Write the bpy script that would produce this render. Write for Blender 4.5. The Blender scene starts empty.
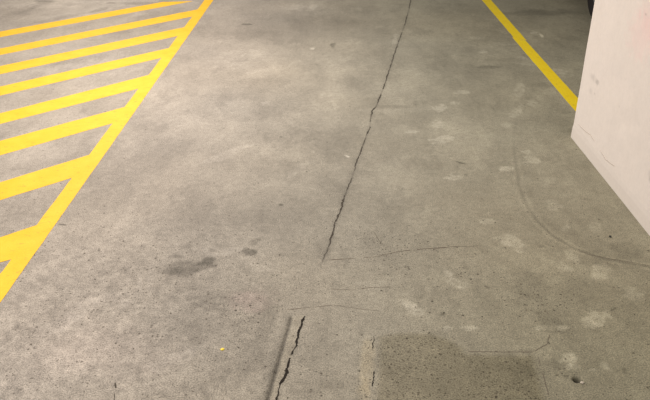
import bpy, bmesh, math, random
import numpy as np
from mathutils import Matrix, Vector, Euler

# ------------------------------------------------------------------ camera
SC = bpy.context.scene
COL = SC.collection
FPX = 719.0
CAM_H = 1.55
PITCH = math.atan(373 / FPX)
YAW = math.atan(10 * math.cos(PITCH) / FPX)
cam_data = bpy.data.cameras.new('camera')
cam_data.sensor_width = 36.0
cam_data.lens = FPX * 36.0 / 650.0
cam_data.clip_start = 0.02
cam = bpy.data.objects.new('camera', cam_data)
cam.location = (0, 0, CAM_H)
cam.rotation_euler = (math.pi / 2 - PITCH, 0, YAW)
COL.objects.link(cam)
SC.camera = cam

# ------------------------------------------------------------------ world, lamps, exposure
world = bpy.data.worlds.new('garage_air')
SC.world = world
world.use_nodes = True
bg = world.node_tree.nodes['Background']
bg.inputs['Color'].default_value = (1.0, 0.93, 0.84, 1)
bg.inputs['Strength'].default_value = 0.22


def lamp(name, loc, size, power, color, rz=0.0):
    d = bpy.data.lights.new(name, 'AREA')
    d.shape = 'RECTANGLE'
    d.size, d.size_y = size
    d.energy = power
    d.color = color
    o = bpy.data.objects.new(name, d)
    o.location = loc
    o.rotation_euler = (0, 0, rz)
    COL.objects.link(o)
    return o


# fluorescent battens of the garage ceiling
lamp('ceiling_lamp', (-1.3, 4.7, 2.75), (0.16, 1.25), 104, (1.0, 0.90, 0.82))
lamp('ceiling_lamp', (-1.8, 1.1, 2.75), (0.16, 1.25), 86, (1.0, 0.90, 0.82))
lamp('ceiling_lamp', (-2.4, 7.8, 2.75), (0.16, 1.25), 64, (1.0, 0.90, 0.80))
SC.view_settings.view_transform = 'Standard'
SC.view_settings.look = 'None'
SC.view_settings.gamma = 1.0
SC.view_settings.use_curve_mapping = False
SC.view_settings.exposure = 0.16

# ------------------------------------------------------------------ helpers
ROT = np.array(Euler((math.pi / 2 - PITCH, 0, YAW)).to_matrix())


def ground(px, py, z=0.0):
    """the point of the floor that the photograph shows at (px, py)"""
    d = ROT @ np.array([(px - 325) / FPX, -(py - 200) / FPX, -1.0])
    t = (z - CAM_H) / d[2]
    return np.array([d[0] * t, d[1] * t])


def on_pillar(px, py, xplane):
    d = ROT @ np.array([(px - 325) / FPX, -(py - 200) / FPX, -1.0])
    t = xplane / d[0]
    return np.array([d[1] * t, CAM_H + d[2] * t])      # (y, z)


def hash2(ix, iy, seed):
    h = (ix.astype(np.int64) * 374761393 + iy.astype(np.int64) * 668265263 + seed * 974634777) & 0x7fffffff
    h = ((h ^ (h >> 13)) * 1274126177) & 0x7fffffff
    h = ((h ^ (h >> 16)) * 2246822519) & 0x7fffffff
    return ((h ^ (h >> 15)) & 0xffff) / 65535.0


def vnoise(x, y, seed):
    ix, iy = np.floor(x), np.floor(y)
    fx, fy = x - ix, y - iy
    fx = fx * fx * fx * (fx * (fx * 6 - 15) + 10)
    fy = fy * fy * fy * (fy * (fy * 6 - 15) + 10)
    a = hash2(ix, iy, seed); b = hash2(ix + 1, iy, seed)
    c = hash2(ix, iy + 1, seed); d = hash2(ix + 1, iy + 1, seed)
    return (a * (1 - fx) + b * fx) * (1 - fy) + (c * (1 - fx) + d * fx) * fy


def fbm(x, y, scale, octaves=4, seed=0, gain=0.5):
    s = 0.0; amp = 1.0; tot = 0.0
    for k in range(octaves):
        c, n = math.cos(0.6 * k + 0.3), math.sin(0.6 * k + 0.3)
        s = s + amp * vnoise((x * c - y * n) * scale + 17.3 * k, (x * n + y * c) * scale - 9.1 * k, seed + k)
        tot += amp; amp *= gain; scale *= 2.03
    return s / tot * 2 - 1                     # -1 .. 1


def sstep(a, b, x):
    t = np.clip((x - a) / (b - a), 0, 1)
    return t * t * (3 - 2 * t)


def poly_dist(x, y, pts):
    """distance to a polyline and position 0..1 along it"""
    best = np.full(x.shape, 1e9); par = np.zeros(x.shape)
    n = len(pts) - 1
    for i in range(n):
        a, b = pts[i], pts[i + 1]
        d = b - a; L = d @ d
        t = np.clip(((x - a[0]) * d[0] + (y - a[1]) * d[1]) / L, 0, 1)
        q = np.hypot(x - a[0] - t * d[0], y - a[1] - t * d[1])
        m = q < best
        best = np.where(m, q, best); par = np.where(m, (i + t) / n, par)
    return best, par


def inside(x, y, poly):
    r = np.zeros(x.shape, bool)
    n = len(poly)
    for i in range(n):
        (x1, y1), (x2, y2) = poly[i], poly[(i + 1) % n]
        c = (y1 > y) != (y2 > y)
        r ^= c & (x < (x2 - x1) * (y - y1) / (y2 - y1 + 1e-12) + x1)
    return r


def link(name, me, mat=None, parent=None):
    o = bpy.data.objects.new(name, me)
    COL.objects.link(o)
    if mat: me.materials.append(mat)
    if parent: o.parent = parent
    return o


def from_bm(name, bm, mat=None, parent=None, smooth=False):
    bmesh.ops.recalc_face_normals(bm, faces=bm.faces)
    me = bpy.data.meshes.new(name)
    bm.to_mesh(me); bm.free()
    if smooth:
        for p in me.polygons: p.use_smooth = True
    return link(name, me, mat, parent)


def empty(name, loc):
    o = bpy.data.objects.new(name, None)
    o.empty_display_size = 0.1
    o.location = loc
    COL.objects.link(o)
    return o


def tag(o, label=None, cat=None, group=None, kind=None):
    if label: o['label'] = label
    if cat: o['category'] = cat
    if group: o['group'] = group
    if kind: o['kind'] = kind
    return o


def prism(bm, pts, z0, z1):
    lo = [bm.verts.new((p[0], p[1], z0)) for p in pts]
    hi = [bm.verts.new((p[0], p[1], z1)) for p in pts]
    n = len(pts)
    bm.faces.new(hi); bm.faces.new(lo[::-1])
    for i in range(n):
        bm.faces.new((lo[i], lo[(i + 1) % n], hi[(i + 1) % n], hi[i]))


class NT:
    def __init__(self, name):
        self.m = bpy.data.materials.new(name); self.m.use_nodes = True
        self.t = self.m.node_tree
        self.b = self.t.nodes['Principled BSDF']

    def n(self, typ, **kw):
        o = self.t.nodes.new(typ)
        for k, v in kw.items():
            if k in o.inputs.keys(): o.inputs[k].default_value = v
            else: setattr(o, k, v)
        return o

    def l(self, a, b): self.t.links.new(a, b)

    def noise(self, scale, detail=4, rough=0.6, stretch=None):
        tc = self.n('ShaderNodeTexCoord')
        src = tc.outputs['Object']
        if stretch:
            mp = self.n('ShaderNodeMapping'); mp.inputs['Scale'].default_value = stretch
            self.l(src, mp.inputs['Vector']); src = mp.outputs['Vector']
        t = self.n('ShaderNodeTexNoise'); t.inputs['Scale'].default_value = scale
        t.inputs['Detail'].default_value = detail; t.inputs['Roughness'].default_value = rough
        self.l(src, t.inputs['Vector'])
        return t.outputs['Fac']

    def ramp(self, fac, stops):
        r = self.n('ShaderNodeValToRGB'); e = r.color_ramp.elements
        while len(e) < len(stops): e.new(0.5)
        for q, (p, c) in zip(e, stops):
            q.position = p; q.color = (c[0], c[1], c[2], 1)
        self.l(fac, r.inputs['Fac'])
        return r.outputs['Color']

    def mix(self, fac, a, b, mode='MIX'):
        m = self.n('ShaderNodeMix', data_type='RGBA', blend_type=mode)
        for s, v in ((m.inputs[0], fac), (m.inputs[6], a), (m.inputs[7], b)):
            if isinstance(v, (int, float)): s.default_value = v
            elif isinstance(v, tuple): s.default_value = (*v, 1)
            else: self.l(v, s)
        return m.outputs[2]

    def bump(self, h, strength, dist):
        b = self.n('ShaderNodeBump'); b.inputs['Strength'].default_value = strength
        b.inputs['Distance'].default_value = dist
        self.l(h, b.inputs['Height']); self.l(b.outputs['Normal'], self.b.inputs['Normal'])


def g3(v): return (v, v, v)


def plain(name, col, rough, metal=0.0, var=.1):
    k = NT(name)
    f = k.noise(60, 3)
    c = k.ramp(f, [(0.3, tuple(v * (1 - var) for v in col)), (0.7, tuple(min(1, v * (1 + var)) for v in col))])
    k.l(c, k.b.inputs['Base Color'])
    k.b.inputs['Roughness'].default_value = rough; k.b.inputs['Metallic'].default_value = metal
    return k.m


# ------------------------------------------------------------------ materials
def concrete_mat():
    k = NT('worn_concrete')
    at = k.n('ShaderNodeAttribute', attribute_name='tone')
    gr = k.ramp(k.noise(210, 2, 0.6), [(0.28, (0.50, 0.50, 0.50)), (0.5, g3(1.0)), (0.72, (1.46, 1.44, 1.40))])
    c = k.mix(1.0, at.outputs['Color'], gr, 'MULTIPLY')
    gr2 = k.ramp(k.noise(45, 5, 0.7), [(0.25, g3(0.78)), (0.5, g3(1.0)), (0.78, g3(1.18))])
    c = k.mix(1.0, c, gr2, 'MULTIPLY')
    # small open pits, as many as the 'pits' attribute asks for
    pa = k.n('ShaderNodeAttribute', attribute_name='pits')
    tc = k.n('ShaderNodeTexCoord')
    wob = k.n('ShaderNodeTexNoise'); wob.inputs['Scale'].default_value = 90
    k.l(tc.outputs['Object'], wob.inputs['Vector'])
    warp = k.n('ShaderNodeMix', data_type='RGBA', blend_type='LINEAR_LIGHT'); warp.inputs[0].default_value = 0.006
    k.l(tc.outputs['Object'], warp.inputs[6]); k.l(wob.outputs['Color'], warp.inputs[7])
    for scale, rad in ((60, 0.32), (110, 0.34)):
        v = k.n('ShaderNodeTexVoronoi', voronoi_dimensions='2D'); v.inputs['Scale'].default_value = scale
        k.l(warp.outputs[2], v.inputs['Vector'])
        sep = k.n('ShaderNodeSeparateColor'); k.l(v.outputs['Color'], sep.inputs['Color'])
        thr = k.n('ShaderNodeMath', operation='SUBTRACT'); k.l(pa.outputs['Fac'], thr.inputs[0]); k.l(sep.outputs['Red'], thr.inputs[1])
        on = k.n('ShaderNodeMath', operation='GREATER_THAN'); k.l(thr.outputs[0], on.inputs[0]); on.inputs[1].default_value = 0
        rr = k.n('ShaderNodeMath', operation='MULTIPLY_ADD'); k.l(sep.outputs['Green'], rr.inputs[0]); rr.inputs[1].default_value = rad * .75; rr.inputs[2].default_value = rad * .3
        dv = k.n('ShaderNodeMath', operation='DIVIDE'); k.l(v.outputs['Distance'], dv.inputs[0]); k.l(rr.outputs[0], dv.inputs[1])
        core = k.ramp(dv.outputs[0], [(0.45, g3(1)), (1.0, g3(0))])
        dep = k.n('ShaderNodeMath', operation='MULTIPLY'); k.l(core, dep.inputs[0]); k.l(on.outputs[0], dep.inputs[1])
        dp2 = k.n('ShaderNodeMath', operation='MULTIPLY'); k.l(dep.outputs[0], dp2.inputs[0])
        amt = k.n('ShaderNodeMath', operation='MULTIPLY_ADD'); k.l(sep.outputs['Blue'], amt.inputs[0]); amt.inputs[1].default_value = .55; amt.inputs[2].default_value = .4
        k.l(amt.outputs[0], dp2.inputs[1])
        c = k.mix(dp2.outputs[0], c, (0.05, 0.04, 0.028))
    k.l(c, k.b.inputs['Base Color'])
    k.b.inputs['Roughness'].default_value = 0.72
    k.b.inputs['Specular IOR Level'].default_value = 0.25
    k.bump(k.noise(95, 5, 0.65), 0.35, 0.004)
    return k.m


def paint_mat(name, ca, cb):
    k = NT(name)
    c = k.ramp(k.noise(9, 4), [(0.3, ca), (0.7, cb)])
    # dark scuffs and chips lengthways through the paint
    w = k.ramp(k.noise(38, 6, 0.75, (0.5, 1.0, 1)), [(0.58, g3(0)), (0.70, g3(1))])
    c = k.mix(k.mix(1.0, w, (0.75, 0.75, 0.75), 'MULTIPLY'), c, (0.34, 0.22, 0.05))
    gr = k.ramp(k.noise(160, 3, 0.7), [(0.3, g3(0.90)), (0.7, g3(1.06))])
    c = k.mix(1.0, c, gr, 'MULTIPLY')
    k.l(c, k.b.inputs['Base Color'])
    k.b.inputs['Roughness'].default_value = 0.6
    k.b.inputs['Specular IOR Level'].default_value = 0.3
    k.bump(k.noise(95, 5, 0.65), 0.3, 0.003)
    return k.m


def pillar_mat():
    k = NT('painted_pillar')
    at = k.n('ShaderNodeAttribute', attribute_name='tone')
    gr = k.ramp(k.noise(45, 5, 0.7), [(0.25, g3(0.95)), (0.75, g3(1.04))])
    k.l(k.mix(1.0, at.outputs['Color'], gr, 'MULTIPLY'), k.b.inputs['Base Color'])
    k.b.inputs['Roughness'].default_value = 0.65
    k.b.inputs['Specular IOR Level'].default_value = 0.3
    k.bump(k.noise(40, 5, 0.6), 0.22, 0.004)
    return k.m


M_CONC = concrete_mat()
M_PAINT = paint_mat('yellow_road_paint', (0.80, 0.465, 0.018), (0.86, 0.53, 0.036))
M_LANE = paint_mat('lemon_road_paint', (0.93, 0.68, 0.008), (0.96, 0.75, 0.018))
M_PILLAR = pillar_mat()
M_SKIRT = plain('pillar_skim_paint', (0.82, 0.76, 0.715), 0.7, var=.025)
M_VOID = plain('deep_crack_dirt', (0.016, 0.012, 0.008), 1.0)
M_DIRT = plain('crack_dirt', (0.055, 0.045, 0.034), 0.95)
M_HAIR = plain('fine_crack_dirt', (0.15, 0.125, 0.095), 0.95)
M_PCRACK = plain('pillar_crack_grey', (0.60, 0.54, 0.48), 0.9)
M_TYRE = plain('tyre_rubber', (0.010, 0.008, 0.008), 0.85)
M_RIM = plain('wheel_alloy', (0.35, 0.35, 0.36), 0.35, 0.9)
M_BODY = plain('car_paint', (0.05, 0.052, 0.058), 0.3, 0.4)
M_GLASS = plain('car_glass', (0.02, 0.022, 0.025), 0.08)
M_LAMP = plain('headlamp_lens', (0.6, 0.6, 0.58), 0.15)
M_CHIP = plain('yellow_chip_paint', (0.97, 0.72, 0.07), 0.5)
M_STONE = plain('pale_stone', (0.62, 0.56, 0.47), 0.8)
M_DSTONE = plain('dark_stone', (0.05, 0.055, 0.045), 0.7)
M_WCHIP = plain('white_chip', (0.75, 0.70, 0.62), 0.7)

# ------------------------------------------------------------------ the paint outlines (pixels of the photograph -> floor)
def G(*pts): return [ground(*p) for p in pts]


BORDER_R = [(213.2, 0), (172.0, 59), (124.5, 127), (79.5, 190), (41, 245), (0, 302)]
BORDER_L = [(204.6, 0), (154.2, 68), (109, 128), (63, 190), (37, 225), (11, 259.5)]
STRIPES = [  # upper left, upper right, lower right, lower left
    [(0, 31.6), (162.7, 2.0), (193, 1.2), (0, 37.2)],
    [(0, 48.6), (197.6, 9.4), (192.3, 16.5), (0, 55.0)],
    [(0, 66.2), (184.4, 27.2), (177.8, 36.0), (0, 74.2)],
    [(0, 86.7), (168.8, 48.1), (161.5, 57.8), (0, 95.6)],
    [(0, 113.4), (148.7, 75.0), (138.5, 88.6), (0, 124.0)],
    [(0, 141.0), (124.9, 107.0), (112.6, 123.3), (0, 155.4)],
    [(0, 182.4), (89.2, 155), (72.2, 177.8), (0, 200.2)],
    [(0, 237.6), (37, 225), (11, 259.5), (0, 262.6)],
]
# straight border: least squares in floor coordinates
def fit_line(pts):
    P = np.array(G(*pts)); A = np.c_[P[:, 1], np.ones(len(P))]
    s, c = np.linalg.lstsq(A, P[:, 0], rcond=None)[0]
    return s, c                                  # x = s*y + c


BR, BL = fit_line(BORDER_R), fit_line(BORDER_L)
def on(line, y): return np.array([line[0] * y + line[1], y])


Y_FAR, Y_NEAR = 8.2, 1.1
LANE_L = [[(481.8, 0), (513.8, 37.6)], [(512.2, 37.2), (574.8, 110.4)]]
LANE_R = [[(490.9, 0), (526.4, 40.4)], [(525.5, 40.6), (577.3, 97.6)]]

# ------------------------------------------------------------------ the concrete floor
PATCH_PX = [(374.5, 334), (402, 330), (432, 331), (452, 338), (467, 347), (468, 351), (500, 352), (536, 352.5),
            (541, 368), (549, 396), (556, 420), (368, 420), (371.5, 395), (373.5, 365)]
STRIP_PX = [(291.5, 318), (268, 400), (262, 421)]           # dark groove left of the joint filler
JOINT_TOP = [(412.5, -6), (410, 4), (408, 13), (405, 24), (402.5, 31), (398.5, 42), (394, 55), (390, 68), (385, 84),
             (379.5, 98), (376, 107), (372, 111), (371, 118), (369.5, 128), (366, 138), (361, 150), (357, 161),
             (352, 178), (347, 190), (344, 197), (341, 210), (335.5, 222), (333, 233), (327.5, 250), (320, 266)]
JOINT_LOW = [(305.2, 315), (301, 326), (297.6, 335), (296.2, 346), (291, 354.5), (289, 363), (286.2, 375),
             (281.2, 383), (277.6, 395), (274.5, 406), (270, 422)]
ARC_PX = [(513, 128), (514, 150), (519, 185), (525, 203), (537, 221), (553, 236), (575, 249), (605, 259), (650, 267), (690, 272)]

BASE = np.array([0.315, 0.289, 0.243])


def build_floor():
    def axis(segs):
        out = [segs[0][0]]
        for (a, b, d0, d1) in segs:
            x = a
            while x < b - 1e-6:
                x = min(b, x + d0 + (d1 - d0) * (x - a) / (b - a))
                out.append(x)
        return np.array(out)
    right = axis([(0, 1.3, .005, .005), (1.3, 3.2, .005, .012), (3.2, 4.6, .03, .3), (4.6, 9, .5, 1)])
    xs = np.concatenate([-right[:0:-1], right])
    ys = axis([(-3, 1.0, .5, .3), (1.0, 1.45, .2, .01), (1.45, 3.0, .005, .005), (3.0, 7.8, .005, .016), (7.8, 9, .03, .3), (9, 16, .5, 1)])
    nx, ny = len(xs), len(ys)
    X, Y = np.meshgrid(xs, ys)
    x, y = X.ravel(), Y.ravel()
    mul = np.ones((x.size, 3))
    z = np.zeros(x.size)

    def near(c, r):
        return np.nonzero((np.abs(x - c[0]) < r) & (np.abs(y - c[1]) < r))[0]

    def blob(px, py, rx, ry, amt, ang=0.0, soft=0.6, rag=0.45, seed=None, tint=(1, 1, 1), nscale=None, brk=0.0):
        """a stain: an ellipse on the floor, size given in photograph pixels about (px, py); amt>0 lighter"""
        c = ground(px, py)
        J = np.c_[ground(px + 1, py) - c, ground(px, py + 1) - c]
        R = np.array([[math.cos(ang), -math.sin(ang)], [math.sin(ang), math.cos(ang)]])
        A = np.linalg.inv(J @ R @ np.diag([rx, ry]))
        r = np.abs(np.linalg.inv(A)).sum(1).max() * 1.9
        i = near(c, r)
        if len(i) == 0: return
        d = A @ np.vstack([x[i] - c[0], y[i] - c[1]])
        q = np.hypot(d[0], d[1])
        size = max(0.02, r / 1.9)
        ns = nscale or 1.6 / size
        q = q + rag * fbm(x[i], y[i], ns, 4, seed if seed is not None else int(px * 7 + py * 13) % 9973, 0.6)
        m = 1 - sstep(1 - soft, 1 + soft * 0.5, q)
        if brk: m = m * np.clip(1 - brk + 1.8 * brk * (0.5 + fbm(x[i], y[i], 30, 4, 71, .75)), 0, 1.35)
        mul[i] *= 1 + amt * m[:, None] * np.array(tint)

    # --- broad tone of the slab
    n1 = fbm(x, y, 0.8, 5, 11, 0.6)
    n2 = fbm(x, y, 3.1, 5, 31, 0.6)
    n3 = fbm(x * 1.2, y * .6, 8.0, 4, 51, 0.6)
    n4 = fbm(x * 1.5 + y * 0.25, y * .55 - x * .2, 3.2, 5, 71, 0.6)
    mul *= (1 + 0.10 * n1 + 0.13 * n2 + 0.10 * n3 + 0.09 * n4)[:, None]
    hue = fbm(x, y, 1.1, 3, 91)
    mul *= 1 + hue[:, None] * np.array([0.018, 0.0, -0.03])
    # finish is pinker on the left bay, greener grey on the right bay
    side = sstep(-1.2, 1.0, x)[:, None]
    mul *= (1 - side) * np.array([1.025, 1.01, 1.045]) + side * np.array([0.965, 1.005, 0.945])
    olive = sstep(.2, 1.7, x)[:, None]
    mul *= 1 - olive * np.array([.0, .012, .075])
    nearright = (sstep(2.9, 1.7, y) * sstep(-.2, .8, x))[:, None]
    mul *= 1 - nearright * np.array([.0, .01, .08])
    # trowel blotches with crisp edges
    bl = sstep(0.12, 0.20, fbm(x, y * .6, 2.4, 6, 131, 0.62))
    mul *= (1 + 0.07 * bl)[:, None]
    bd = sstep(0.18, 0.30, fbm(x, y * .6, 3.2, 6, 171, 0.62))
    mul *= (1 - 0.08 * bd)[:, None]

    # finer mottling of the worn skin: paler fines and darker grime, streaked along the drive direction
    f1 = fbm(x * 1.3, y * .5, 12, 5, 401, .7) * (1 - .45 * sstep(2.5, 5, y)); f2 = fbm(x, y, 34, 4, 411, .7)
    amp = 0.6 + 0.8 * (0.5 + 0.5 * fbm(x, y, 1.3, 3, 421))
    mul *= (1 + amp * (0.10 * f1 + 0.11 * f2))[:, None]
    sc = sstep(0.22, 0.30, fbm(x * 1.2 - y * .3, y * .6, 6, 5, 431, .7)) * sstep(-.1, .3, fbm(x, y, 1.6, 3, 441))
    mul *= (1 + 0.09 * sc)[:, None]
    sd = sstep(0.24, 0.38, fbm(x, y * .5 + x * .2, 5.5, 5, 451, .7)) * sstep(-.1, .3, fbm(x, y, 1.4, 3, 461))
    mul *= (1 - 0.10 * sd)[:, None]
    # --- large regions
    for b in [
        (90, 4, 120, 9, 0.10), (60, 22, 70, 8, 0.06), (20, 7, 24, 5, -0.10),
        (255, 62, 60, 14, 0.08), (220, 45, 40, 12, 0.10), (335, 85, 14, 40, 0.12), (290, 28, 110, 14, -0.12),
        (225, 12, 60, 6, 0.05), (290, 8, 40, 4, 0.06), (198, 318, 48, 26, -.09), (205, 300, 30, 12, -.06), (200, 228, 44, 14, -.08), (255, 215, 34, 10, -.06), (75, 11, 50, 8, .09), (15, 10, 26, 6, -.07), (285, 190, 22, 10, .05), (125, 215, 30, 14, .05), (350, 22, 50, 8, -.06), (300, 60, 40, 8, -.04), (430, 250, 50, 16, .05), (245, 72, 40, 6, .05), (240, 68, 26, 5, .04), (333, 84, 10, 26, .07), (125, 178, 60, 34, -.07), (60, 355, 70, 34, .05), (245, 110, 60, 25, 0.05), (270, 150, 55, 16, 0.06), (240, 178, 34, 12, 0.07),
        (300, 205, 35, 18, -0.08), (255, 225, 40, 16, -0.08), (190, 215, 60, 40, -0.06), (140, 140, 30, 25, -0.04),
        (150, 275, 40, 25, -0.05), (225, 290, 55, 20, -0.09), (70, 350, 80, 40, 0.05), (225, 340, 40, 20, -0.04),
        (420, 190, 60, 40, 0.03), (470, 80, 50, 25, -0.05), 
        (310, 235, 40, 30, -0.06), (560, 165, 30, 20, -0.04), (440, 50, 40, 14, -0.06),
        (520, 370, 120, 40, -0.05), (580, 150, 18, 8, 0.12), (540, 120, 34, 8, -0.14), (560, 128, 20, 9, -0.08),
        (400, 300, 60, 25, 0.04), (345, 250, 40, 20, 0.02),
    ]:
        blob(*b[:5], soft=1.0, rag=0.5)
    # --- pale scraped spots
    for b in [
        (463, 92, 9, 2.6, .22), (440, 108, 8, 3.4, .2), (455, 103, 5, 2, .18), (437, 125, 7, 4, .18), (484, 52, 5, 1.8, .22),
        (520, 90, 5, 8, .16, .5), (517, 112, 9, 6, .18, -.6), (507, 125, 6, 3, .14), (560, 72, 9, 3.5, .16, .3), (532, 103, 5, 3, .14),
        (524, 62, 11, 5, .14), (534, 33, 4, 2.2, .28), (541, 35, 3, 1, .5, .8), (505, 44, 12, 2, .12), (478, 38, 10, 1.5, .14), (500, 20, 14, 2, .07),
        (442, 140, 13, 4, .2, -.2), (455, 177, 9, 3, .2), (505, 169, 7, 2.6, .26), (530, 158, 10, 6, .16, .2), (545, 181, 12, 4, .07),
        (555, 205, 9, 5, .14, .3), (487, 222, 7, 3.2, .2), (511, 242, 14, 7, .24, .55), (566, 228, 6, 4.5, .18, -.6), (572, 256, 10, 6, .2, .7),
        (596, 227, 7, 5, .15, .4), (456, 282, 14, 6.5, .26, .55), (597, 318, 12, 8.5, .30, -.1), (600, 272, 9, 9, .22), (632, 294, 11, 7, .22, .2),
        (565, 268, 8, 4, .2, .4), (447, 328, 6, 3.2, .26), (467, 328, 9, 2.6, .26), (545, 328, 14, 2.6, .26), (565, 327, 10, 3, .26),
        (568, 358, 9, 6, .34, .3), (572, 367, 7, 3, .3), (605, 366, 6, 3, .24, .4), (592, 370, 5, 1.6, .3), (413, 308, 13, 6, .24, .65),
        (247, 68, 22, 5, .05), (312, 48, 3.6, 1.2, .42), (347, 156, 2.2, 1.0, .7, .4), (293, 7, 16, 3, .08), (313, 7, 4, 3, .14), (265, 103, 5, 1.6, .16),
        (395, 39, 3, 5, .15, .4), (400, 110, 40, 3, .06), (230, 152, 34, 4, .09, -.4), (298, 170, 14, 4, .08, -.6), (412, 132, 6, 1.6, .2), (372, 285, 20, 5, .05),
        (80, 310, 22, 8, .07, -.5), (60, 325, 24, 6, .08, -.3), (165, 362, 28, 8, .09, -.4), (120, 300, 20, 8, .05), (205, 345, 16, 4, .06, -.4), (232, 250, 12, 4, .14, -.3), (210, 252, 9, 4, .12),
        (265, 268, 14, 5, .06), (140, 280, 4, 24, .08, .1), (151, 275, 3, 18, .06, .1), (128, 285, 3, 18, .05, .1),
        (25, 6, 60, 2, .08), (95, 2, 40, 1.5, .08),
    ]:
        blob(*b[:4], b[4] * 1.35, ang=b[5] if len(b) > 5 else 0.0, soft=0.28, rag=0.85, tint=(1, 1.02, 1.12), brk=.7)
    for b in [(367, 362, 7.5, 27, .17, .03), (365, 392, 7.5, 18, .17)]:
        blob(*b[:4], b[4], ang=b[5] if len(b) > 5 else 0., soft=.5, rag=.6, tint=(1.1, .85, .35), brk=.4)
    blob(255, 300, 24, 13, .07, soft=.7, rag=.7, tint=(1, .1, .6)); blob(100, 350, 80, 30, .035, soft=1., tint=(1, .4, .7))
    for b in [(505, 262, 60, 4, -.09, .52), (560, 232, 60, 6, -.10, .5), (600, 285, 60, 6, -.10, .35), (540, 300, 60, 4, -.06, .5), (480, 300, 40, 3, .05, .55),
              (610, 245, 40, 5, -.12, .35), (570, 215, 40, 4, -.10, .7), (540, 205, 8, 30, -.08, -.5)]:
        blob(*b[:5], ang=b[5], soft=.9, rag=.5, brk=.3)
    # --- dark oil and dirt marks, plus painted shade near the parked car
    for b in [
        (190, 267, 25, 7, -.28, -.22), (207, 261, 10, 5, -.24, -.4), (185, 262, 34, 14, -.07, -.2), (175, 271, 12, 3.5, -.14, -.2), (249, 252, 7.5, 4.2, -.40, .1), (253, 242, 7, 3.0, -.28, -.3),
        (259, 239, 3, 2, -.2), (176, 256, 7, 2, -.18), (192, 243, 15, 3.5, -.14, -.5), (188, 247, 7, 2, -.16), (246, 268, 6, 6, -.12), (225, 247, 12, 3, -.1, .3),
        (333, 45, 2.9, 3.2, -.36), (247, 24.3, 6, .9, -.34), (112, 3, 5, 1, -.3), (44, 1, 10, 1.4, -.25), (212, 250, 3, 2, -.2),
        (490, 67, 12, 1.6, -.24), (506, 60, 18, 2, -.1), (590, 290, 30, 10, -.08), (460, 162.5, 6, .8, -.45, .25), (466, 175, 2, 1.2, -.3), (281, 205, 2.4, 1.2, -.5), (281, 137, 1.2, 1, -.4),
        (535, 13, 34, 3, -.18), (575, 12, 18, 4, -.12), (545, 85, 20, 3, -.1), (395, 107, 20, 2, -.12), (420, 103, 9, 2.4, -.12), (62, 224.5, 4.5, .9, -.5, .1), (75, 224, 8, .7, -.22), (99, 250, 1.3, 1.1, -.6),  # first two: shade beside the car, painted into the floor tone
        (18, 12, 30, 2.5, -.12, -.3), (60, 18, 50, 1.6, -.1, -.2), (100, 10, 16, 1.6, -.18, -.3), (135, 3, 30, 1.6, -.2), (60, 63, 60, 3, -.06, -.15), (140, 27, 30, 4, -.08, -.2), (150, 55, 14, 4, -.06),
        (15, 168, 8, 3, -.12, -.3), (30, 215, 50, 5, -.06, -.1), (80, 235, 26, 5, -.08), (180, 330, 30, 20, -.06), (215, 385, 30, 8, -.04), (265, 330, 10, 40, -.09, .3), (550, 368, 44, 9, -.12), (625, 365, 16, 6, -.05),
        (566, 376, 3, 1.6, -.4), (557, 375, 2, 1.4, -.5), (625, 372, 2, 5, -.26, -.5), (332, 386, 12, 7, -.12), (515, 290, 30, 3, -.05, .4), (487, 287, 3, 1.4, -.3, .4), (541, 246.5, 3, 1.6, -.3), (600, 262, 36, 6, -.1, .15), (628, 252, 20, 12, -.12), (640, 310, 20, 30, -.06), (590, 212, 34, 14, -.06, .5), (525, 192, 10, 6, -.1),
        (443, 314, 3, 1.4, -.3), (613, 309.5, 4, 1.2, -.3, -.4), (539, 313, 3, 1.6, -.24), (560, 331, 40, 3, -.05), (430, 335, 30, 5, -.06), (570, 131, 10, 3, -.1), (115, 384, 1.6, 2.6, -.5), (30, 330, 3, 3, -.16), (17, 327, 3, 2.6, -.2),
    ]:
        blob(*b[:4], b[4] * 1.2, ang=b[5] if len(b) > 5 else 0.0, soft=0.4, rag=0.6, tint=(1, 1.0, 1.02), brk=.35)
    # --- exposed fine aggregate: pits, denser close by and on the lower left
    near_ = sstep(3.3, 2.0, y)
    pits = 0.015 + 0.06 * near_ + 0.09 * near_ * sstep(.3, -.6, x)
    pits = pits * (1 + 0.9 * fbm(x, y, 2.2, 3, 221))
    # relief of the worn skin, lower left
    wear = sstep(3.2, 2.1, y) * sstep(0.2, -0.5, x)
    rough = fbm(x + .3 * y, y, 40, 4, 211, 0.65)
    mul *= (1 + 0.30 * wear * rough)[:, None]
    z += 0.0009 * wear * rough
    # --- tyre mark curving off the right bay
    arc = np.array(G(*ARC_PX))
    i = np.nonzero((x > arc[:, 0].min() - .2) & (x < arc[:, 0].max() + .2) & (y > arc[:, 1].min() - .2) & (y < arc[:, 1].max() + .2))[0]
    d, t = poly_dist(x[i], y[i], arc)
    w = 0.006 + 0.006 * fbm(x[i], y[i], 20, 3, 301)
    fade = sstep(0, .2, t) * (0.6 + .4 * sstep(.3, .5, t))
    mul[i] *= (1 - 0.25 * fade * np.exp(-(d / np.maximum(w, .004)) ** 2))[:, None]
    ex = np.exp(-((d - 0.018) / 0.009) ** 2) * fade * (0.5 + 0.5 * fbm(x[i], y[i], 14, 3, 305))
    mul[i] *= (1 + 0.32 * ex)[:, None]
    mul[i] *= (1 - 0.07 * fade * np.exp(-(d / 0.07) ** 2))[:, None]
    # --- groove beside the joint filler and dirty edges of the joints
    gv = np.array(G(*STRIP_PX))
    i = np.nonzero((y < gv[0, 1] + .1) & (y > 1.2) & (np.abs(x - gv[0, 0]) < .5))[0]
    d, t = poly_dist(x[i], y[i], gv)
    e = np.exp(-(d / (0.0060 + 0.002 * fbm(x[i], y[i], 25, 3, 331))) ** 2)
    z[i] -= 0.006 * e
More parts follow.
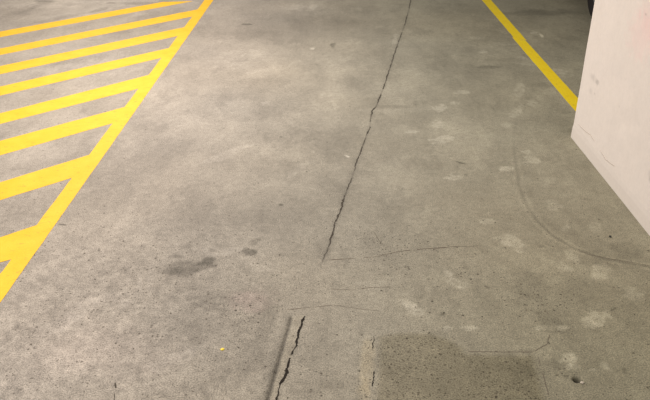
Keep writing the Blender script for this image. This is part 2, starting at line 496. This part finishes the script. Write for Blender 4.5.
    mul[i] *= (1 - 0.46 * e)[:, None]
    sl = np.exp(-((d - .004) / .02) ** 2) * (x[i] < np.interp(y[i], gv[::-1, 1], gv[::-1, 0]))
    mul[i] *= (1 - .22 * sl)[:, None]
    for pl, w, a in ((JOINT_TOP, .02, .09), (JOINT_LOW, .012, .10)):
        P = np.array(G(*pl))
        i = np.nonzero((x > P[:, 0].min() - .12) & (x < P[:, 0].max() + .12) & (y > P[:, 1].min() - .05) & (y < P[:, 1].max() + .05))[0]
        d, t = poly_dist(x[i], y[i], P)
        n = 0.5 + 0.5 * fbm(x[i], y[i], 18, 3, 341)
        mul[i] *= (1 - a * 2 * n * np.exp(-(d / w) ** 2))[:, None]
        if pl is JOINT_TOP: mul[i] *= (1 - .30 * (.4 + n) * np.exp(-(d / .0045) ** 2))[:, None]
    # the strip between groove and crack is a shade paler
    ST = [ground(*p) for p in ((292.5, 317), (304, 315), (296, 346), (288, 364), (277, 395), (269, 425), (262, 425))]
    m = inside(x, y, ST)
    mul[m] *= np.array([1.07, 1.06, 1.03])
    for (px, py, rr, a) in ((383, 246, .09, .5), (372, 236, .05, .4), (535, 295, .10, .35), (455, 270, .06, .3), (400, 262, .06, .4), (245, 318, .08, .4), (215, 300, .1, .2)):
        c = ground(px, py)
        pits += a * np.exp(-((x - c[0]) ** 2 + (y - c[1]) ** 2) / rr ** 2)
    # --- the darker patch of rougher concrete
    PP = np.array(G(*PATCH_PX))
    wx = x + 0.012 * fbm(x, y, 22, 3, 361); wy = y + 0.016 * fbm(x, y, 18, 3, 363)
    m = inside(wx, wy, PP)
    d, _ = poly_dist(x[m], y[m], np.vstack([PP, PP[:1]]))
    dm = sstep(0.0, 0.035, d)
    pn = fbm(x[m], y[m], 9, 4, 371)
    mul[m] *= 1 + dm[:, None] * (np.array([-.21, -.225, -.29]) + 0.06 * pn[:, None])
    pits[m] = np.maximum(pits[m], dm * (0.50 + 0.45 * fbm(x[m], y[m], 5, 3, 373)))
    lip = inside(x, y, G((360, 333), (375, 333), (373, 365), (370, 405), (352, 405)))
    pits[lip] = 0.35
    # --- pot hole on the lower right
    c = ground(577, 379.5); i = near(c, .05)
    q = np.hypot((x[i] - c[0]) / .0145, (y[i] - c[1]) / .014) + .2 * fbm(x[i], y[i], 60, 2, 381)
    h = 1 - sstep(.45, 1.15, q)
    z[i] -= .018 * h
    mul[i] *= (1 - .95 * h)[:, None]

    # keep the slab dead flat under the paint
    under = (x < BR[0] * y + BR[1] + .02)
    z[under] = np.minimum(z[under], 0)
    tone = np.clip(BASE * mul, 0.01, 0.9)

    me = bpy.data.meshes.new('floor')
    co = np.c_[x, y, z].astype(np.float32)
    idx = np.arange(nx * ny).reshape(ny, nx)
    q = np.stack([idx[:-1, :-1], idx[:-1, 1:], idx[1:, 1:], idx[1:, :-1]], -1).reshape(-1, 4)
    me.vertices.add(len(co)); me.vertices.foreach_set('co', co.ravel())
    me.loops.add(q.size); me.loops.foreach_set('vertex_index', q.ravel().astype(np.int32))
    me.polygons.add(len(q))
    me.polygons.foreach_set('loop_start', np.arange(0, q.size, 4, dtype=np.int32))
    me.update(calc_edges=True)
    me.polygons.foreach_set('use_smooth', np.ones(len(q), bool))
    at = me.attributes.new('tone', 'FLOAT_COLOR', 'POINT')
    at.data.foreach_set('color', np.c_[tone, np.ones(len(tone))].astype(np.float32).ravel())
    pt = me.attributes.new('pits', 'FLOAT', 'POINT')
    pt.data.foreach_set('value', np.clip(pits, 0, 1).astype(np.float32))
    o = link('floor', me, M_CONC)
    o['kind'] = 'structure'
    return o


floor = build_floor()


# ------------------------------------------------------------------ cracks in the slab (dirt-filled, one mesh per run)
def crack(px_pts, width, mat, seed, gaps=(), step=0.006, jag=0.004, top=0.0006):
    """a dirt-filled split following the points; width in metres, gaps are stretches (0..1) where it closes up"""
    rs = random.Random(seed)
    P = np.array(G(*px_pts))
    seg = np.hypot(*np.diff(P, axis=0).T); L = np.r_[0, np.cumsum(seg)]
    s = np.arange(0, L[-1], step)
    cx, cy = np.interp(s, L, P[:, 0]), np.interp(s, L, P[:, 1])
    u = s / L[-1]
    cx = cx + jag * fbm(s, s * 0 + seed, 24, 5, seed, .75)
    tx, ty = np.gradient(cx), np.gradient(cy)
    ln = np.hypot(tx, ty); nxv, nyv = -ty / ln, tx / ln
    w = width * np.clip(0.62 + 1.15 * fbm(s, s * 0 + 5, 16, 5, seed + 9, .8), 0.10, 1.8)
    for a, b in gaps:
        w = np.where((u > a) & (u < b), 0.0, w)
    w *= np.clip(np.minimum(u, 1 - u) * 25, 0.1, 1)
    bm = bmesh.new()
    prev = None
    for k in range(len(s)):
        if w[k] < width * .08:
            prev = None; continue
        jl, jr = rs.uniform(.7, 1.3), rs.uniform(.7, 1.3)
        a = (cx[k] + nxv[k] * w[k] / 2 * jl, cy[k] + nyv[k] * w[k] / 2 * jl)
        b = (cx[k] - nxv[k] * w[k] / 2 * jr, cy[k] - nyv[k] * w[k] / 2 * jr)
        cur = [bm.verts.new((*a, -.004)), bm.verts.new((*a, top)), bm.verts.new((*b, top)), bm.verts.new((*b, -.004))]
        if prev:
            for i in range(4):
                bm.faces.new((prev[i], prev[(i + 1) % 4], cur[(i + 1) % 4], cur[i]))
        prev = cur
    return from_bm('crack', bm, mat, floor)


crack(JOINT_TOP, .0085, M_DIRT, 3, gaps=((.0, .04), (.13, .165), (.255, .30), (.585, .60), (.70, .715), (.83, .845)), jag=.008, step=.005)
crack([(374.6, 335), (374, 340), (372.6, 344), (372.8, 349)], .007, M_VOID, 31, jag=.008)
crack([(374.8, 370), (373.2, 376), (372.6, 380), (371.8, 387)], .007, M_VOID, 32, jag=.008)
crack(JOINT_LOW, .0095, M_VOID, 8, gaps=((.425, .45),), jag=.006)
crack([(286, 310), (300, 308.5), (333, 305), (360, 309), (381, 311)], .0035, M_HAIR, 12, jag=.01)
crack([(327, 260), (345, 259), (374, 257), (395, 252), (411, 250), (435, 248), (462, 246)], .0045, M_HAIR, 14, gaps=((.2, .26), (.62, .66)), jag=.01)
crack([(330, 289), (352, 290), (370, 287.5), (391, 287)], .003, M_HAIR, 15, gaps=((.4, .5),), jag=.008)
crack([(374, 232), (379, 240), (384, 246)], .003, M_HAIR, 16, jag=.006)
crack([(468, 351.5), (500, 352), (534, 352)], .0035, M_HAIR, 17, jag=.003)
crack([(534, 352), (540, 348), (547, 344), (550, 334)], .0032, M_HAIR, 18, jag=.004)
crack([(538, 355), (543, 374), (549, 396)], .003, M_HAIR, 19, gaps=((.3, .45),), jag=.004)
crack([(115, 382), (116, 388), (114.5, 394), (114, 408)], .006, M_DIRT, 20, gaps=((.3, .42),), jag=.003)
crack([(434, 249), (450, 247), (480, 246)], .0022, M_HAIR, 21, jag=.004)
crack([(578, 251), (590, 255), (612, 259), (652, 266)], .0025, M_HAIR, 22, jag=.004)

# ------------------------------------------------------------------ yellow hatched no-parking area
TH = 0.0012
hatch = empty('hatched_marking', (*on(BR, 3.5), 0))
tag(hatch, 'yellow painted hatched no-parking area with diagonal stripes and a slanting border line', 'floor marking')


def slab(name, pts, parent, seed, mat=M_PAINT, wob=0.0022, step=0.03, th=TH):
    """a coat of paint with slightly ragged edges"""
    out = []
    n = len(pts)
    for i in range(n):
        a, b = np.array(pts[i]), np.array(pts[(i + 1) % n])
        L = np.hypot(*(b - a)); m = max(1, int(L / step))
        nrm = np.array([-(b - a)[1], (b - a)[0]]) / L
        for k in range(m):
            p = a + (b - a) * k / m
            if k: p = p + nrm * wob * float(fbm(np.array([p[0]]), np.array([p[1]]), 18, 3, seed)[0])
            out.append(p - np.array([parent.location.x, parent.location.y]))
    bm = bmesh.new()
    prism(bm, out, 0.0, th)
    return from_bm(name, bm, mat, parent)


slab('border_line', [on(BR, Y_NEAR), on(BR, Y_FAR), on(BL, Y_FAR), on(BL, Y_NEAR)], hatch, 401)
X_OUT = -4.3
for k, st in enumerate(STRIPES):
    ul, ur, lr, ll = G(*st)

    def cut(a, b, xx): return a + (b - a) * (xx - a[0]) / (b[0] - a[0])

    def to_border(a, b):
        # where the edge a-b meets the left edge of the border line
        d = b - a
        t = (BL[0] * a[1] + BL[1] - a[0]) / (d[0] - BL[0] * d[1])
        return a + d * t + np.array([.02, BL[0] * 0 + .02 * d[1] / d[0]])   # runs in under the border coat
    if k == 0:
        pts = [cut(ul, ur, X_OUT), ur, lr, cut(ll, lr, X_OUT)]
    else:
        pts = [cut(ul, ur, X_OUT), to_border(ul, ur), to_border(ll, lr), cut(ll, lr, X_OUT)]
    slab('stripe', pts, hatch, 410 + k, th=TH - .0004)

# ------------------------------------------------------------------ yellow bay line on the right
lane = empty('bay_line', (*ground(520, 40), 0))
tag(lane, 'single yellow bay line running up to the white pillar on the right', 'floor marking')


def ext(a, b, yy): return a + (b - a) * (yy - a[1]) / (b[1] - a[1])


fl, fr = G(*LANE_L[0]), G(*LANE_R[0])
nl, nr = G(*LANE_L[1]), G(*LANE_R[1])
slab('painted_length', [ext(*fl, 8.2), fl[1], fr[1], ext(*fr, 8.2)], lane, 431, M_LANE)
slab('painted_length', [nl[0], ext(*nl, 3.80), ext(*nr, 3.80), nr[0]], lane, 433, M_LANE)

# ------------------------------------------------------------------ the pillar
PX = float(ground(571.6, 137)[0])
PY1 = float(ground(571.6, 137)[1])
PY0, PW, PH = PY1 - 1.75, 0.42, 2.75
PILLAR_BASE = np.array([0.90, 0.835, 0.795])
pillar = empty('concrete_pillar', (PX + PW / 2, (PY0 + PY1) / 2, 0))
tag(pillar, 'white painted concrete pillar standing on the garage floor at the right', 'pillar')


def build_pillar():
    ys = np.linspace(PY0, PY1, 220); zs = np.concatenate([np.linspace(0, 1.2, 150), np.linspace(1.22, PH, 60)])
    Yg, Zg = np.meshgrid(ys, zs); y, z = Yg.ravel(), Zg.ravel()
    mul = np.ones((y.size, 3))
    mul *= (1 + .03 * fbm(y, z, 3, 4, 501) + .025 * fbm(y, z, 14, 4, 507))[:, None]

    def smudge(px, py, rx, ry, amt, ang=0., tint=(1, 1, 1), soft=.7):
        c = on_pillar(px, py, PX)
        J = np.c_[on_pillar(px + 1, py, PX) - c, on_pillar(px, py + 1, PX) - c]
        R = np.array([[math.cos(ang), -math.sin(ang)], [math.sin(ang), math.cos(ang)]])
        A = np.linalg.inv(J @ R @ np.diag([rx, ry]))
        d = A @ np.vstack([y - c[0], z - c[1]])
        q = np.hypot(d[0], d[1]) + .4 * fbm(y, z, 40, 3, int(px + py))
        m = 1 - sstep(1 - soft, 1.2, q)
        mul[:] *= 1 + amt * m[:, None] * np.array(tint)
    smudge(592.5, 77, 3, 4.5, -.16, -.5); smudge(596.5, 82, 2.2, 3.4, -.26, -.3); smudge(590, 91, 2, 3.5, -.09)
    smudge(594, 94, 1, 1, -.2); smudge(649, 176, 4, 8, -.22); smudge(644, 14, 1, 1.2, -.25)
    smudge(620, 92, 18, 20, .03); smudge(640, 35, 16, 30, .03, tint=(1, -1.6, -1.2)); smudge(650, 20, 14, 30, .03, tint=(1, -1.5, -1.2))
    smudge(600, 165, 10, 4, -.04, .8); smudge(585, 145, 6, 3, -.05, .8); smudge(625, 130, 14, 10, .03); smudge(618, 106, 1, 1, -.2)
    smudge(607, 200, 20, 8, .03, .9)
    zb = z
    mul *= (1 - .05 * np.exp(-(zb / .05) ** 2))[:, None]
    nx = .0016 * fbm(y, z, 5, 3, 541)
    me = bpy.data.meshes.new('shaft')
    ox, oy = pillar.location.x, pillar.location.y
    ny, nz = len(ys), len(zs)
    co = np.c_[np.full(y.size, PX) - ox - np.abs(nx), y - oy, z]
    idx = np.arange(ny * nz).reshape(nz, ny)
    faces = np.stack([idx[:-1, :-1], idx[1:, :-1], idx[1:, 1:], idx[:-1, 1:]], -1).reshape(-1, 4).tolist()
    b = len(co)
    x0, x1, y0, y1 = PX - ox, PX + PW - ox, PY0 - oy, PY1 - oy
    e = .004
    extra = [(x0 + e, y0 - e, 0), (x1, y0 - e, 0), (x1, y1 + e, 0), (x0 + e, y1 + e, 0),
             (x0 + e, y0 - e, PH), (x1, y0 - e, PH), (x1, y1 + e, PH), (x0 + e, y1 + e, PH)]
    co = np.vstack([co, np.array(extra)])
    faces += [[b, b + 1, b + 5, b + 4], [b + 1, b + 2, b + 6, b + 5], [b + 2, b + 3, b + 7, b + 6], [b + 4, b + 5, b + 6, b + 7], [b + 3, b + 2, b + 1, b]]
    # chamfers joining the wavy face to the rest
    L, Rr = idx[:, 0].tolist(), idx[:, -1].tolist()
    faces += [L[::-1] + [b, b + 4][::1], Rr + [b + 7, b + 3]]
    me.from_pydata(co.tolist(), [], faces); me.update()
    tone = np.vstack([PILLAR_BASE * mul, np.tile(PILLAR_BASE, (8, 1))])
    at = me.attributes.new('tone', 'FLOAT_COLOR', 'POINT')
    at.data.foreach_set('color', np.c_[tone, np.ones(len(tone))].astype(np.float32).ravel())
    o = link('shaft', me, M_PILLAR, pillar)
    # skim of mortar along the foot
    bm = bmesh.new()
    prof = [(0.001, 0.085), (-0.0025, 0.055), (-0.0032, 0.02), (-0.0036, 0.0), (0.001, 0.0)]
    st = np.linspace(PY0 - .004, PY1 + .002, 60)
    prev = None
    for q, yy in enumerate(st):
        wv = 1 + .35 * float(fbm(np.array([yy]), np.array([0.]), 6, 3, 551)[0])
        ring = [bm.verts.new((PX - ox - .0008 + px * wv, yy - oy, pz * (1 + .25 * (wv - 1)))) for px, pz in prof]
        if prev:
            for i in range(5):
                bm.faces.new((prev[i], prev[(i + 1) % 5], ring[(i + 1) % 5], ring[i]))
        else: bm.faces.new(ring)
        prev = ring
    bm.faces.new(prev[::-1])
    from_bm('foot_skim', bm, M_SKIRT, pillar)
    # fine cracks in the render
    def pcrack(pts, width, seed):
        P = np.array([on_pillar(*p, PX) for p in pts])
        seg = np.hypot(*np.diff(P, axis=0).T); Ls = np.r_[0, np.cumsum(seg)]
        s = np.arange(0, Ls[-1], .006)
        cy, cz = np.interp(s, Ls, P[:, 0]), np.interp(s, Ls, P[:, 1]) + .004 * fbm(s, s * 0, 25, 3, seed)
        bm = bmesh.new(); prev = None
        for k in range(len(s)):
            h = width * (.5 + .4 * math.sin(k * 1.7) ** 2) * min(1, 6 * min(k + 1, len(s) - k) / len(s))
            xx = PX - ox
            r = [bm.verts.new((xx - .0024, cy[k] - oy, cz[k] + h / 2)), bm.verts.new((xx - .0024, cy[k] - oy, cz[k] - h / 2)),
                 bm.verts.new((xx + .003, cy[k] - oy, cz[k] - h / 2)), bm.verts.new((xx + .003, cy[k] - oy, cz[k] + h / 2))]
            if prev:
                for i in range(4): bm.faces.new((prev[i], prev[(i + 1) % 4], r[(i + 1) % 4], r[i]))
            prev = r
        from_bm('crack', bm, M_PCRACK, pillar)
    pcrack([(599, 150), (602, 155), (605, 160), (610, 164), (614, 167)], .004, 561)
    pcrack([(578, 124), (583, 129), (590, 135), (594, 142)], .004, 563)


build_pillar()
# the pillar stands a touch askew to the bay lines: turn it about its far corner
_n, _f = ground(650, 235.0), ground(571.6, 137)
_a = math.atan2(-(_f - _n)[0], (_f - _n)[1])
pillar.rotation_euler = (0, 0, _a)
_o = Matrix.Rotation(_a, 2) @ Vector((PW / 2, -(PY1 - PY0) / 2))
pillar.location = (PX + _o.x, PY1 + _o.y, 0)

# ------------------------------------------------------------------ parked car behind the pillar
_tyre = ground(592.3, 21.5)
CX, CY = float(_tyre[0]) + 0.90, float(_tyre[1])          # centre line, front axle
car = empty('car', (CX, CY + 1.3, 0))
tag(car, 'dark car parked behind the white pillar with one black tyre showing', 'car')


def car_box(name, profile, half, mat, taper=1.0, bev=.03, parent=car, zref=None):
    """side outline (y, z) drawn out to a width, narrowing with height above zref"""
    bm = bmesh.new()
    L = []; R = []
    for (yy, zz) in profile:
        h = half
        if zref is not None: h = half - (1 - taper) * half * max(0, zz - zref[0]) / (zref[1] - zref[0])
        if yy < -0.55: h -= .10 * ((-.55 - yy) / .35) ** 2
        L.append(bm.verts.new((-h, yy - 1.3, zz))); R.append(bm.verts.new((h, yy - 1.3, zz)))
    bm.faces.new(L); bm.faces.new(R[::-1])
    n = len(L)
    for i in range(n):
        bm.faces.new((L[i], R[i], R[(i + 1) % n], L[(i + 1) % n]))
    bmesh.ops.recalc_face_normals(bm, faces=bm.faces)
    o = from_bm(name, bm, mat, parent)
    if bev:
        md = o.modifiers.new('soft_edges', 'BEVEL'); md.width = bev; md.segments = 3; md.limit_method = 'ANGLE'; md.angle_limit = .6
    return o


def arch(c, r=.37, z0=.2, n=9):
    a0 = math.asin((z0 - .31) / r)
    return [(c + r * math.cos(a), .31 + r * math.sin(a)) for a in np.linspace(a0, math.pi - a0, n)]


prof = [(-.84, .24), (-.88, .45), (-.80, .72), (-.45, .84), (.55, .95), (2.9, .98), (3.28, .94), (3.36, .6), (3.30, .26)]
under = [(3.05, .2)] + arch(2.6) + [(2.1, .2), (.5, .2)] + arch(0.0) + [(-.5, .2)]
car_box('body', prof + under, .88, M_BODY, .93, .035, zref=(.5, 1.0))
car_box('cabin', [(.35, .93), (1.05, 1.38), (1.6, 1.46), (2.5, 1.43), (3.2, .95)], .80, M_GLASS, .72, .03, zref=(.93, 1.46))
car_box('roof', [(1.08, 1.40), (1.6, 1.48), (2.45, 1.455), (2.5, 1.43), (1.6, 1.45), (1.1, 1.375)], .60, M_BODY, 1, .008)
for s in (-1, 1):
    bm = bmesh.new(); bmesh.ops.create_uvsphere(bm, u_segments=16, v_segments=10, radius=1)
    bmesh.ops.scale(bm, vec=(.16, .10, .07), verts=bm.verts)
    bmesh.ops.translate(bm, vec=(s * .58, -.76 - 1.3, .66), verts=bm.verts)
    from_bm('headlamp', bm, M_LAMP, car, True)


def lathe(prof, n, cx, cy, cz):
    """revolve (radius, x) about an axle along X"""
    bm = bmesh.new(); rings = []
    for k in range(n):
        a = 2 * math.pi * k / n
        rings.append([bm.verts.new((cx + px, cy + r * math.cos(a), cz + r * math.sin(a))) for r, px in prof])
    m = len(prof)
    for k in range(n):
        A, B = rings[k], rings[(k + 1) % n]
        for i in range(m - 1): bm.faces.new((A[i], A[i + 1], B[i + 1], B[i]))
    return bm


for sx in (-1, 1):
    for yy in (0.0, 2.6):
        cx = sx * (.90 - .105)
        tp = [(.205, -.085), (.225, -.100), (.26, -.105), (.295, -.100), (.312, -.085), (.316, -.06), (.312, -.055), (.312, -.045), (.318, -.04), (.318, .04),
              (.312, .045), (.312, .055), (.316, .06), (.312, .085), (.295, .100), (.26, .105), (.225, .100), (.205, .085), (.205, -.085)]
        w = from_bm('wheel', lathe(tp, 56, cx, yy - 1.3, .318), M_TYRE, car, True)
        rp = [(.0, sx * .06), (.05, sx * .065), (.06, sx * .05), (.17, sx * .045), (.185, sx * .075), (.206, sx * .082), (.206, -sx * .08), (.0, -sx * .08)]
        from_bm('rim', lathe(rp, 40, cx, yy - 1.3, .318), M_RIM, w)

# ------------------------------------------------------------------ bits lying on the floor
def pebble(name, px, py, size, mat, seed, label, cat, z=0.0, flat=.6):
    p = ground(px, py)
    bm = bmesh.new(); bmesh.ops.create_icosphere(bm, subdivisions=3, radius=1)
    rs = random.Random(seed)
    ax = [Vector((rs.uniform(-1, 1), rs.uniform(-1, 1), rs.uniform(-1, 1))).normalized() for _ in range(9)]
    lim = [rs.uniform(.62, .9) for _ in ax]
    for v in bm.verts:
        for a, l in zip(ax, lim):
            d = v.co.dot(a)
            if d > l: v.co -= a * (d - l)
    lo = min(v.co.z for v in bm.verts)
    for v in bm.verts:
        v.co = Vector((v.co.x * size, v.co.y * size * .85, (v.co.z - lo) * size * flat))
    o = from_bm(name, bm, mat)
    o.location = (p[0], p[1], z)
    return tag(o, label, cat)


pebble('paint_chip', 222.4, 349.6, .0075, M_CHIP, 2, 'small bright yellow paint chip lying on bare concrete near the bottom', 'paint chip', flat=.35)
pebble('pebble', 582.4, 383, .0075, M_STONE, 4, 'pale pebble lodged at the edge of the small hole at lower right', 'pebble', z=-.004)
pebble('pebble', 610.2, 237.2, .0065, M_DSTONE, 6, 'small dark pebble on the concrete below the foot of the white pillar', 'pebble')
